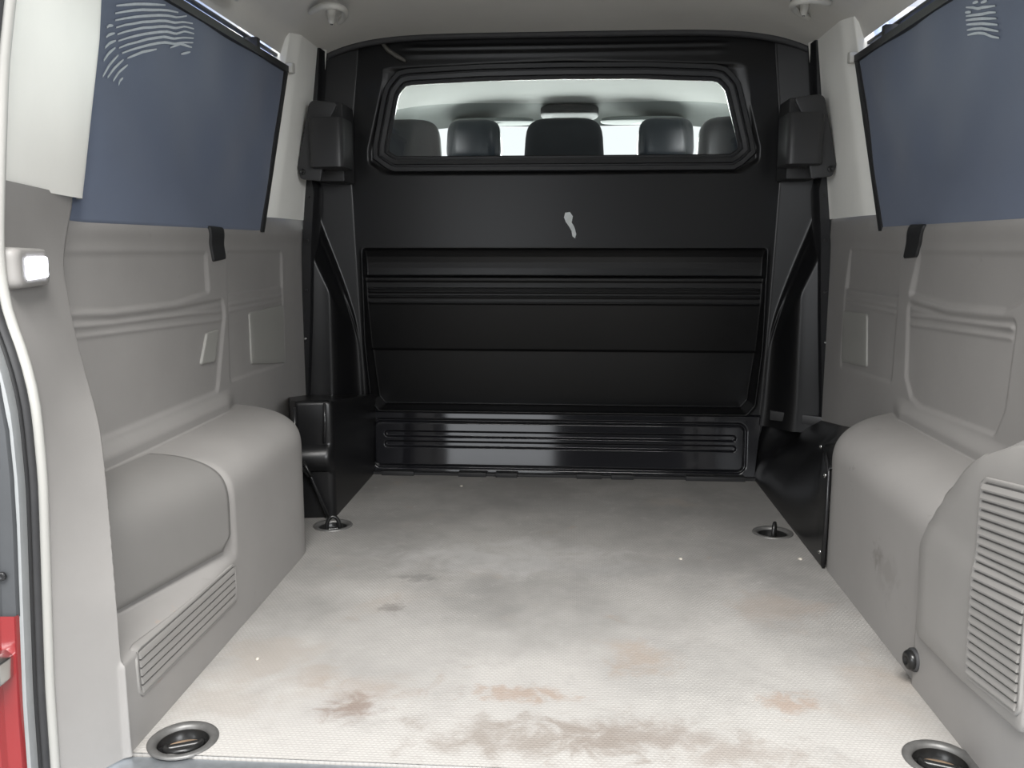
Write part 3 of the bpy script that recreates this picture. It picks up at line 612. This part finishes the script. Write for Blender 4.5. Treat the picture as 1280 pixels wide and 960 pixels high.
# kick panel, leaning back a little
def kick():
    zk = np.unique(np.r_[np.linspace(-.005, .204, 150)]); uk = np.unique(np.r_[np.linspace(-1, -.86, 60), np.linspace(-.86, .86, 60), np.linspace(.86, 1, 60)])
    U, Z = np.meshgrid(uk, zk, indexing='ij'); X = U * hw(Z)
    y = 2.766 + Z * .135
    d = psdf(X, Z, [(-.607, .022), (.588, .020), (.590, .172), (-.612, .172)], .025)
    y = y + .0065 * np.exp(-(d / .0038) ** 2) - .002 * S(-d, .004, .010)
    for zc in (.128, .0955):
        dx = np.maximum(np.abs(X + .006) - .556, 0); dd = np.hypot(dx, Z - zc) - .0085
        y = y + .0085 * S(-dd, -.003, .003)
    y = y - .006 * S(Z, .196, .204)
    return link('kick_panel', grid_mesh('kick_panel', np.stack([X, y, Z], -1) - BO, flip=True), BLACKK, BK)
kick()
# foot flange with clips along the floor
box_obj('foot_flange', -.62, .62, 2.745 - BO[1], 2.79 - BO[1], -.002, .008, BLACKM, BK, .002)
for x0, x1 in ((-.575, -.47), (-.325, -.235), (-.205, -.135), (.055, .135), (.165, .235), (.40, .585)):
    box_obj('floor_clip', x0, x1, 2.733 - BO[1], 2.765 - BO[1], -.001, .014, BLACKM, BK, .002)
# top seal against the headliner
xs = np.linspace(-.735, .735, 90); path = np.stack([xs, np.full(90, 2.765), ceil_z(xs) - .004], 1)
V, F = tube(path - BO, .011, 10); solid('roof_seal', V, F, RUB, BK)
# wings at both sides
xo = curve([0, .25, .50, .75, .92, 1.31, 1.4], [.812, .812, .795, .782, .767, .728, .722], .02)
def build_wing(s):
    T, Z = np.meshgrid(np.linspace(0, 1, 60), np.linspace(.17, 1.39, 200), indexing='ij')
    X = hw(Z) + (xo(Z) - hw(Z)) * T - .004 * (1 - T)
    zarc = .40 + .43 * T ** .62; b = S(zarc - Z, -.015, .085)
    up = -.020 * T; low = -.085 * S(T, 0.02, .50) - .018 * S(T, .4, 1.0)
    y = 2.786 + up * (1 - b) + low * b - .010 * np.exp(-((Z - zarc) / .016) ** 2) * S(T, 0, .1)
    P = np.stack([s * X, y, Z], -1) - BO
    w = link('wing_panel', grid_mesh('wing_panel', P, flip=(s > 0)), BLACKM if False else BLACK, BK)
    # slim vertical edge strip next to the side trim with rivets
    zz = np.linspace(.215, 1.31, 30); xx = xo(zz); wd = np.where(zz < .93, .020, .012)
    L = [np.stack([s * (xx + a_ * wd / .02), np.full(30, b_), zz], 1) - BO for a_, b_ in [(-.026, 2.745), (-.026, 2.671), (-.022, 2.666), (.004, 2.666), (.008, 2.672), (.008, 2.745)]]
    V, F = loft(L, False); st = solid('edge_strip', V, F, BLACKG, BK, 40)
    for z in (.30, .45, .60, .75, .88): disc_solid('rivet', np.array((s * (xo(z) - .010), 2.666, z)) - BO, (0, -1, 0), .0042, .003, STEEL if z in (.45,) else BLKST, st, 10)
    return w
build_wing(-1); build_wing(1)
# left corner box beside the wheel arch
def corner_box():
    out = round_poly([(-.604, 2.80), (-.604, 2.285), (-.70, 2.270), (-.725, 2.31), (-.795, 2.50), (-.795, 2.80)], [.002, .022, .012, .02, .004, .004], 5)
    loops = []
    for z, k in [(-.003, 0), (.10, 0), (.12, 0)]: loops.append(np.c_[out, np.full(len(out), z)])
    for z, bul in [(.128, .0), (.135, .012), (.150, .022), (.165, .026), (.18, .022), (.195, .012), (.203, 0), (.21, 0), (.23, 0)]:
        p = out.copy(); m = S(p[:, 1], 2.32, 2.27); p[:, 1] -= bul * m; loops.append(np.c_[p, np.full(len(p), z)])
    top = lambda y: .322 - .13 * np.clip(y - 2.285, 0, .6)
    for f, dz in [(1.0, -.010), (.99, -.003), (.975, 0), (.5, 0), (.02, 0)]:
        c = out.mean(0); p = c + (out - c) * f; loops.append(np.c_[p, top(p[:, 1]) + dz])
    V, F = loft([l - BO for l in loops], True, False, True); b = solid('corner_box', V, F, BLACK, BK, 50)
    # seam bead and clip on its rear face
    V, F = tube(np.array([(-.622, 2.275, .318), (-.622, 2.272, .26), (-.625, 2.270, .21)]) - BO, .004, 8); solid('seam_bead', V, F, BLACKG, b)
    V, F = tube(np.array([(-.70, 2.262, .31), (-.70, 2.258, .22), (-.69, 2.255, .17), (-.66, 2.252, .125), (-.62, 2.262, .01)]) - BO, .005, 8); solid('edge_bead', V, F, BLACKG, b)
    p = np.array([(-.672, 2.232, .168), (-.66, 2.225, .15), (-.65, 2.23, .13), (-.662, 2.238, .128), (-.675, 2.236, .15)]); V, F = tube(p - BO, .004, 8); solid('clip', V, F, BLKST, b)
corner_box()
# right slanted kick panel between floor and side trim
def side_kick():
    yb = np.linspace(1.985, 2.80, 50)
    xt = np.interp(yb, [1.985, 2.05, 2.2, 2.45, 2.72, 2.76, 2.80], [.6215, .626, .70, .782, .790, .74, .655]); zt = np.interp(yb, [1.985, 2.03, 2.06, 2.2, 2.45, 2.72, 2.80], [.235, .252, .272, .265, .238, .205, .205])
    xb = np.interp(yb, [1.985, 2.80], [.6205, .620])
    rows = []
    for t in np.linspace(0, 1, 24):
        x = xb + (xt - xb) * t ** 1.6; rows.append(np.stack([x, yb, -.003 + (zt + .003) * t], 1))
    lip = rows[-1].copy(); lip[:, 0] += .03; lip[:, 2] += .004; rows.append(lip)
    P = np.array(rows) - BO; w = link('side_kick_panel', grid_mesh('side_kick_panel', P, flip=True), BLACK, BK)
    md = w.modifiers.new('t', 'SOLIDIFY'); md.thickness = .004; md.offset = 0
    xo_ = [(.662, 2.775, .204), (.79, 2.69, .204)]
    extrude_poly('ledge', [np.array(p) - BO for p in [(.655, 2.752, .196), (.805, 2.655, .196), (.805, 2.655, .224), (.655, 2.752, .226)]], (.01, .05, 0), BRK, BK, .003)
    for (y, z) in ((2.005, .215), (2.012, .03), (2.30, .215)): disc_solid('screw', np.array((.6195 if y < 2.2 else .69, y, z)) - BO, (-1, -.2, 0), .0055, .004, STEEL, w, 10)
    V, F = tube(np.array([(.621, 1.985, 0.0), (.621, 1.983, .10), (.621, 1.985, .225), (.622, 2.01, .248), (.626, 2.04, .262)]) - BO, .004, 8); solid('edge_bead', V, F, BLACKG, w)
side_kick()
# brackets that tie the bulkhead to the pillars
def bracket(s, yp, plate, hx0, hx1, hz0, hz1):
    out = round_poly(plate, [.022, .016, .014, .004, .004, .01], 5)
    b = extrude_poly('bracket', [np.array((s * x, yp, z)) - BO for x, z in out], (0, .018, 0), BRK, BK, .003)
    h = round_poly([(hx0, 0), (hx1, 0), (hx1, .12), (hx0, .12)], [.022, .022, .004, .004], 6)
    loops = []
    for z, d in [(hz0, -.006), (hz0 + .004, 0), (hz0 + .02, 0), (hz1 - .006, 0), (hz1, -.004)]:
        p = offset_poly(h, d); loops.append(np.stack([s * p[:, 0], yp - .028 + p[:, 1], np.full(len(p), z)], 1) - BO)
    V, F = loft(loops, True, True, True); solid('housing', V, F, BRK, b, 50)
    x0, x1 = sorted((s * (hx0 + .026), s * (hx1 + .012)))
    box_obj('mounting_plate', x0, x1, yp + .085 - BO[1], 2.785 - BO[1], hz0 - .03, hz1 + .055, BLACKM, b, .006)
    sx, sz = plate[1][0] - .016, plate[2][1] + .020
    disc_solid('screw', np.array((s * sx, yp, sz)) - BO, (0, -1, 0), .009, .005, BLKST, b, 14, .6)
for s_ in (-1, 1): bracket(s_, 2.57, [(.722, 1.148), (.766, .957), (.756, .926), (.698, .920), (.667, 1.09), (.640, 1.140)], .622, .722, .955, 1.097)
# chipped paint spot and a scrap of tape
def spot(name, poly, y, m, par):
    pts = [np.array((x, y, z)) - BO for x, z in poly]; return extrude_poly(name, pts, (0, .002, 0), m, par)
ch = [(-.004, .836), (.012, .838), (.022, .825), (.018, .806), (.026, .795), (.030, .785), (.034, .770), (.030, .757), (.021, .764), (.018, .780), (.010, .793), (-.002, .808), (-.008, .822)]
tag(spot('paint_chip', [(x * .92 + .014, z) for x, z in ch], 2.7885, CHIP, BK), 'pale chipped spot')
V, F = tube(np.array([(-.555, 2.772, 1.350), (-.535, 2.774, 1.325), (-.505, 2.778, 1.305), (-.480, 2.780, 1.292)]) - BO, [.004, .007, .007, .005], 8); solid('tape_scrap', V, F, TAPE, BK)

# ------------------------------------------------------------------ rear door jamb of the body
def jamb(s):
    Y0 = YO[s]; zz = np.linspace(-.06, 1.40, 60); e = EDGE[-1](zz)
    root = tag(empty('trim_2' if s < 0 else 'trim_3', (s * .65, Y0, 0)), 'rear door jamb with rubber seal and red paint', kind='structure'); O = np.array(root.location)
    path = lambda d, y: np.stack([s * (e + d), np.full(60, y), zz], 1) - O
    V, F = tube(path(.004, Y0 - .001), .0095, 12); solid('trim_lip', V, F, LIPM, root)
    V, F = tube(path(.006, Y0 - .018), .0085, 12); solid('rubber_seal', V, F, RUB, root)
    V, F = tube(path(.004, Y0 - .030), .0045, 10); solid('seal_lip', V, F, BLACKM, root)
    L = [path(.010, Y0 - .030), path(.002, Y0 - .034), path(-.002, Y0 - .040), path(-.003, Y0 - .056), path(.002, Y0 - .061), path(.02, Y0 - .061)]
    V, F = loft(L, False); solid('door_flange', V, F, LGREY, root, 40)
    for nm, z0, z1, m, dy in (('jamb_panel', .280, 1.40, DGREY, 0), ('red_body_panel', -.30, .283, RED, -.004)):
        zz2 = np.linspace(z0, z1, 20); e2 = EDGE[-1](zz2)
        L = [np.stack([s * (e2 + d), np.full(20, Y0 - .064 + dy + k), zz2], 1) - O for d, k in [(.004, .03), (-.001, .004), (.001, 0), (.018, -.001), (.022, -.008), (.30, -.012)]]
        V, F = loft(L, False); solid(nm, V, F, m, root, 40)
    if s < 0:
        for z in (.475, .335): disc_solid('drain_hole', np.array((s * .655, Y0 - .069, z)) - O, (0, -1, 0), .0055, .002, BLACKG, root, 12)
        h = round_poly([(-.72, .232), (-.658, .240), (-.650, .232), (-.652, .204), (-.662, .196), (-.72, .190)], .005, 4)
        k = extrude_poly('striker', [np.array((x, Y0 - .095, z)) - O for x, z in h], (0, .03, 0), STEEL, root, .003)
        V, F = tube(np.array([(-.72, Y0 - .10, .214), (-.68, Y0 - .102, .216), (-.655, Y0 - .10, .213)]) - O, .007, 8); solid('striker_bar', V, F, BLKST, k)
jamb(-1); jamb(1)

# ------------------------------------------------------------------ cab beyond the pane
def superbox(name, c, a, b, d, m, parent=None, n=4.0, ns=28, nt=18, taper=0.0):
    f = lambda v, e: np.sign(v) * np.abs(v) ** (2 / e)
    th = np.linspace(0, 2 * np.pi, ns, endpoint=False); ph = np.linspace(-np.pi / 2, np.pi / 2, nt); loops = []
    for p in ph:
        cz = f(np.sin(p), n); k = f(np.cos(p), n)
        loops.append(np.stack([c[0] + a * k * f(np.cos(th), n) * (1 + taper * cz), c[1] + b * k * f(np.sin(th), 2.6), np.full(ns, c[2] + d * cz)], 1))
    V, F = loft(loops, True, True, True); return solid(name, V, F, m, parent)
def seat(x, y, ztop, w, label, m):
    r = empty('passenger_seat', (x, y, 0)); tag(r, label, 'seat', 'seats in the cab')
    superbox('headrest', (0, 0, ztop - .095), w / 2, .055, .095, m, r, 4.5, taper=-.05)
    for k in (-1, 1):
        V, F = tube(np.array([(k * .06, 0, ztop - .27), (k * .06, 0, ztop - .12)]), .006, 8); solid('headrest_post', V, F, STEEL, r)
    superbox('backrest', (0, .0, ztop - .53), .24, .07, .32, m, r, 5)
    superbox('cushion', (0, .26, ztop - .86), .24, .27, .09, m, r, 5)
    box_obj('seat_base', -.2, .2, .05, .45, -.002, ztop - .90, BLACKM, r, .01)
seat(-.535, 3.02, 1.150, .25, 'dark grey second-row seat behind the bulkhead, on the courtesy lamp side', SEATM)
seat(.002, 3.02, 1.150, .262, 'dark grey fabric middle seat of the second row', SEATM)
seat(.570, 3.02, 1.150, .26, 'dark second-row seat behind the bulkhead, on the tall vent side', SEATL)
seat(-.414, 4.05, 1.291, .245, 'glossy dark front seat in the cab, on the courtesy lamp side', SEATL)
seat(.437, 4.05, 1.291, .245, 'glossy dark front seat in the cab, on the tall vent side', SEATL)
xs = np.linspace(-.82, .82, 60)
cz = lambda X, Y: 1.412 - .10 * (np.abs(X) / .82) ** 4 - .028 * np.clip(Y - 3.6, 0, 1)
Xg, Yg = np.meshgrid(xs, np.linspace(2.82, 4.28, 24), indexing='ij'); yfr = 4.28 - .35 * (np.abs(Xg) / .82) ** 2.5
Yg = 2.82 + (Yg - 2.82) / 1.46 * (yfr - 2.82)
tag(link('ceiling_cab', grid_mesh('ceiling_cab', np.stack([Xg, Yg, cz(Xg, Yg)], -1), flip=True), CABW), 'pale cab headliner seen through the bulkhead window', kind='structure')
Xg, T = np.meshgrid(xs, np.linspace(0, 1, 8), indexing='ij'); y0 = 4.28 - .35 * (np.abs(Xg) / .82) ** 2.5
tag(link('trim_4', grid_mesh('trim_4', np.stack([Xg, y0 + .36 * T, cz(Xg, y0) + .010 * np.sin(T * 3) - .060 * T ** 1.4], -1), flip=True), VISOR), 'windscreen header trim with the visors', kind='structure')
for s in (-1, 1):
    nm = 'left' if s < 0 else 'right'
    v = superbox('sun_visor', (s * .36, 4.45, 1.335), .20, .10, .010, VISOR, None, 5); tag(v, 'grey sun visor at the windscreen, on the %s side' % ('courtesy lamp' if s < 0 else 'tall vent'), 'sun visor', 'sun visors in the cab')
    x0, x1 = sorted((s * .82, s * .86)); tag(box_obj('wall_cab_' + nm, x0, x1, 2.82, 5.3, 0, .93, GREY), 'cab door trim', kind='structure')
    V, F = tube(np.array([(s * .74, 4.30, 1.285), (s * .78, 4.7, 1.16), (s * .80, 5.25, .90)]), .035, 10); tag(solid('trim_%d' % (6 + s), V, F, CABW), 'pale windscreen pillar', kind='structure')
    x0, x1 = sorted((s * .76, s * .83)); tag(box_obj('trim_%d' % (9 + s), x0, x1, 3.45, 3.62, .9, 1.26, CABW, None, .02), 'pale door pillar of the cab', kind='structure')
rm = empty('overhead_console', (0.0, 4.34, 1.385)); tag(rm, 'dark overhead console with mirror at the cab headliner', 'console')
superbox('console_body', (.01, .06, -.018), .14, .16, .024, SEATM, rm, 5); superbox('mirror', (.02, .18, -.050), .10, .015, .022, SEATM, rm, 4)
V, F = tube(np.array([(.02, .10, -.01), (.02, .17, -.03), (.02, .18, -.05)]), .008, 8); solid('mirror_stem', V, F, BLACKG, rm)
hd = empty('grab_handle', (-.70, 3.55, 1.28)); tag(hd, 'pale grab handle at the cab headliner edge', 'handle')
V, F = tube(np.array([(0, -.08, .05), (.02, -.06, .0), (.025, 0, -.01), (.02, .06, .0), (0, .08, .05)]), .011, 10); solid('grip', V, F, CABW, hd)
tag(box_obj('floor_cab', -.86, .86, 2.87, 5.4, -.03, 0, BLACKM), 'cab floor', kind='structure')
tag(box_obj('wall_front', -.82, .82, 4.95, 5.4, 0, .90, DGREY, None, .05), 'dashboard and footwell', kind='structure')
P = np.array([[(x, 4.66, 1.335), (x, 5.40, .89)] for x in np.linspace(-.80, .80, 8)]); 
tag(link('window_3', grid_mesh('window_3', P), GLASS, None, False), 'windscreen glass of the cab', kind='structure')

# ------------------------------------------------------------------ loose crumbs on the floor
for i, (x, y, r, lb) in enumerate([(.583, 2.04, .006, 'pale crumb on the floor by the slanted kick panel'), (-.30, 2.62, .005, 'tiny pale crumb on the floor near the bulkhead foot'), (.30, 2.02, .005, 'tiny pale crumb in the middle of the worn floor'), (-.52, 1.45, .004, 'tiny pale crumb on the floor near the low vent')]):
    V, F = loft([np.array([(x + r * k * math.cos(t) * (1.3 if j % 2 else .8), y + r * k * math.sin(t), z) for j, t in enumerate(np.linspace(0, 2 * np.pi, 7, endpoint=False))]) for k, z in ((1, -.0005), (.9, .002), (.4, .0035))], True, True, True)
    tag(solid('crumb', V, F, FLAKE), lb, 'crumb', 'crumbs on the floor')
